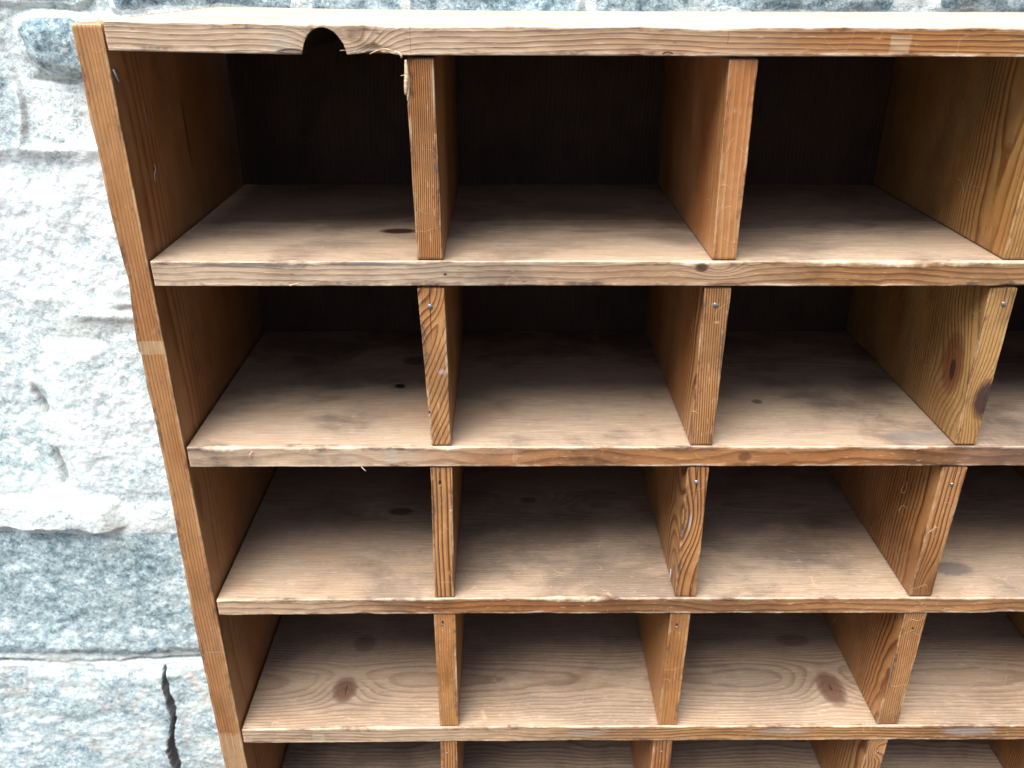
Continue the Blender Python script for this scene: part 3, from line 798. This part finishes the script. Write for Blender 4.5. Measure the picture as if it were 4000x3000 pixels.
def nail_mesh():
    v = []; f = []
    R = 0.0018
    rings = [(0.0, 1.0), (0.0004, 1.0), (0.0008, 0.86), (0.00105, 0.5)]
    n = 14
    for y, k in rings:
        for j in range(n):
            a = 2 * math.pi * j / n
            v.append((R * k * math.cos(a), -y, R * k * math.sin(a)))
    for i in range(len(rings) - 1):
        for j in range(n):
            f.append((i * n + j, i * n + (j + 1) % n, (i + 1) * n + (j + 1) % n, (i + 1) * n + j))
    v.append((0, -0.00112, 0)); f += [((len(rings) - 1) * n + j, (len(rings) - 1) * n + (j + 1) % n, len(v) - 1) for j in range(n)]
    f.append(tuple(range(n))[::-1])
    # the shank goes back into the wood
    b = len(v)
    for y in (0.0, 0.012):
        for j in range(8):
            a = 2 * math.pi * j / 8
            v.append((0.0007 * math.cos(a), y + 0.00005, 0.0007 * math.sin(a)))
    f += [(b + j, b + (j + 1) % 8, b + 8 + (j + 1) % 8, b + 8 + j) for j in range(8)]
    f.append(tuple(b + 8 + j for j in range(8)))
    return v, f
s = NT('dull_steel'); c = s.coords()
s.put(s.b.inputs['Base Color'], s.ramp(s.noise(c, 900, 3), [(0.4, (0.18, 0.18, 0.20)), (0.6, (0.45, 0.46, 0.50))]))
s.b.inputs['Metallic'].default_value = 0.8; s.b.inputs['Roughness'].default_value = 0.42
m_steel = s.m
nv, nf = nail_mesh()
NAILS = {(1, 0): (0.1956, -0.1865), (1, 1): (0.4014, -0.1854), (1, 2): (0.6105, -0.1847),
         (2, 1): (0.4029, -0.3367), (2, 2): (0.6095, -0.3393), (3, 0): (0.1942, -0.4847), (3, 1): (0.4007, -0.4887),
         (3, 2): (0.6105, -0.4933), (4, 0): (0.1936, -0.6455), (4, 1): (0.4000, -0.6449), (4, 2): (0.6097, -0.6456),
         (1, 3): (0.815, -0.186), (2, 3): (0.813, -0.338), (3, 3): (0.813, -0.489), (4, 3): (0.811, -0.645)}
proto_nail = None
common_m = {}
FY = 0.0016
div_objs = {}
for r in range(7):
    floor_z = LV[r][0]
    ceil_z = -0.0175 if r == 0 else LV[r - 1][1]
    for cidx, (lt, rt_, lb, rb) in enumerate(DV[r]):
        zb = floor_z + 0.0004
        H = (ceil_z - 0.0016) - zb
        x0 = min(lt, lb)
        key = (r, cidx)
        P = DM.get(key)
        if P is None:
            rr = random.Random(r * 7 + cidx)
            P = dict(OR1, pith=(-rr.uniform(0.03, 0.08), 0.0), slope=(rr.uniform(-.03, .03), 0), spacing=rr.uniform(0.0018, 0.004), wob=0.0018)
        P = dict(dict(grime=0.3, rough=0.38, scratch=0.42, bumps=1.5, wearmin=0.60, wearcol=(0.52, 0.37, 0.23)), **P)
        m = pine('divider_pine_%d%d' % key, 'zyx', seed=300 + r * 10 + cidx, **P)
        step = 0.0012 if r < 5 and cidx < 3 else 0.003
        post = None
        if key == (0, 0):
            def post(v):   # splintered upper left arris
                l, p, q = v[:, 0], v[:, 1], v[:, 2]
                t = sstep(H - 0.030, H - 0.020, l)
                cut = 0.0016 * t * (0.7 + 0.9 * fbm(l * 150, p * 0, 9, 3, .6))
                near = (q < 0.0045) & (p < 0.012)
                return np.stack([l, np.where(near, p + cut * .8, p), np.where(near, np.maximum(q, q + cut), q)], 1)
        o = board('divider', 'zyx', H, FY, D - 0.0005,
                  lambda l, a=lb - x0, b=lt - x0, H=H: a + (b - a) * l / H + 0.00025 * fbm(l * 45, l * 0, r * 9 + cidx, 3),
                  lambda l, a=rb - x0, b=rt_ - x0, H=H: a + (b - a) * l / H + 0.00025 * fbm(l * 45, l * 0, r * 9 + cidx + 60, 3),
                  m, root, rel(x0, 0, zb), step=step, seed=100 + r * 10 + cidx, rad=0.0007, chip=0.0011, post=post, ends=0.0003)
        div_objs[key] = o
        if key in NAILS:
            nx_, nz_ = NAILS[key]
            if proto_nail is None:
                proto_nail = mesh_obj('nail', nv, nf, m_steel, o, True, None, (nx_ - x0, FY - 0.0001, nz_ - zb)); q = proto_nail
            else:
                q = proto_nail.copy(); COL.objects.link(q); q.parent = o
                q.location = (nx_ - x0, FY - 0.0001, nz_ - zb)
            if r >= 3:
                q.location.y += 0.0007
                q.scale = (0.72, 1, 0.72)
            q.rotation_euler = (random.uniform(-.25, .25), 0, random.uniform(-.3, .3))
# splintered strip still hanging on the first divider
o = div_objs[(0, 0)]
Hd = (-0.0175 - 0.0016) - (LV[0][0] + 0.0004)
sliver('splinter', [(0.0006, 0.0004, Hd - 0.001), (0.0008, -0.0002, Hd - 0.009), (0.0002, -0.0006, Hd - 0.016), (-0.0004, -0.0006, Hd - 0.022)], 0.0026, 0.0008, m_spl, o, (0, 0, 0))
sliver('splinter', [(0.0020, 0.0006, Hd - 0.010), (0.0014, 0.0, Hd - 0.018), (0.0008, -0.0002, Hd - 0.026)], 0.0016, 0.0007, m_spl, o, (0, 0, 0))
sliver('splinter', [(0.0006, 0.0008, Hd - 0.0105), (-0.0012, 0.0006, Hd - 0.0103), (-0.0030, 0.0004, Hd - 0.0106)], 0.0005, 0.0004, m_spl, o, (0, 0, 0))

# bright staple leg in the foot of one divider
s = NT('bright_staple'); s.b.inputs['Base Color'].default_value = (0.80, 0.80, 0.82, 1); s.b.inputs['Metallic'].default_value = 0.6; s.b.inputs['Roughness'].default_value = 0.3
s.put(s.b.inputs['Roughness'], s.ss(s.noise(s.coords(), 700, 2), 0.3, 0.7, 0.25, 0.5))
m_st = s.m
def tiny_rod(name, a, b, w, mat, parent):
    return sliver(name, [a, tuple((Vector(a) + Vector(b)) / 2), b], w, w * 0.7, mat, parent, (0, 0, 0))
tiny_rod('staple', (-0.0006, 0.0165, 0.0085), (-0.0006, 0.0170, 0.0180), 0.0011, m_st, div_objs[(2, 1)])

# lint caught on the left side board and by the divider
s = NT('lint_fibre'); s.put(s.b.inputs['Base Color'], s.mix(s.noise(s.coords(), 400, 2), (0.20, 0.21, 0.21), (0.42, 0.43, 0.43))); s.b.inputs['Roughness'].default_value = 0.9
m_lint = s.m
def lint(pts, w, label):
    o = sliver('lint_thread', pts, w, w * 0.7, m_lint, None, (0, 0, 0))
    loc = Vector(pts[0])
    o.data.transform(Matrix.Translation(-loc)); o.location = loc
    tag(o, label=label, category='lint')
    o['group'] = 'bits of lint caught on the shelf'
    return o
lint([(0.0006, 0.0025, -0.0265), (0.0012, 0.0035, -0.0300), (0.0010, 0.0050, -0.0325), (0.0014, 0.0060, -0.0345)], 0.0012,
     'pale twisted lint tuft on the upper front corner of the left side board')
lint([(0.0006, 0.0390, -0.0935), (0.0016, 0.0375, -0.0965), (0.0006, 0.0360, -0.1000), (0.0010, 0.0340, -0.1050)], 0.0007,
     'curled grey lint thread halfway down the inside of the left side board')
lint([(0.0006, 0.0385, -0.0560), (0.0008, 0.0400, -0.0620), (0.0007, 0.0412, -0.0690)], 0.00025,
     'faint hair-thin lint fibre on the left side board above the curled thread')
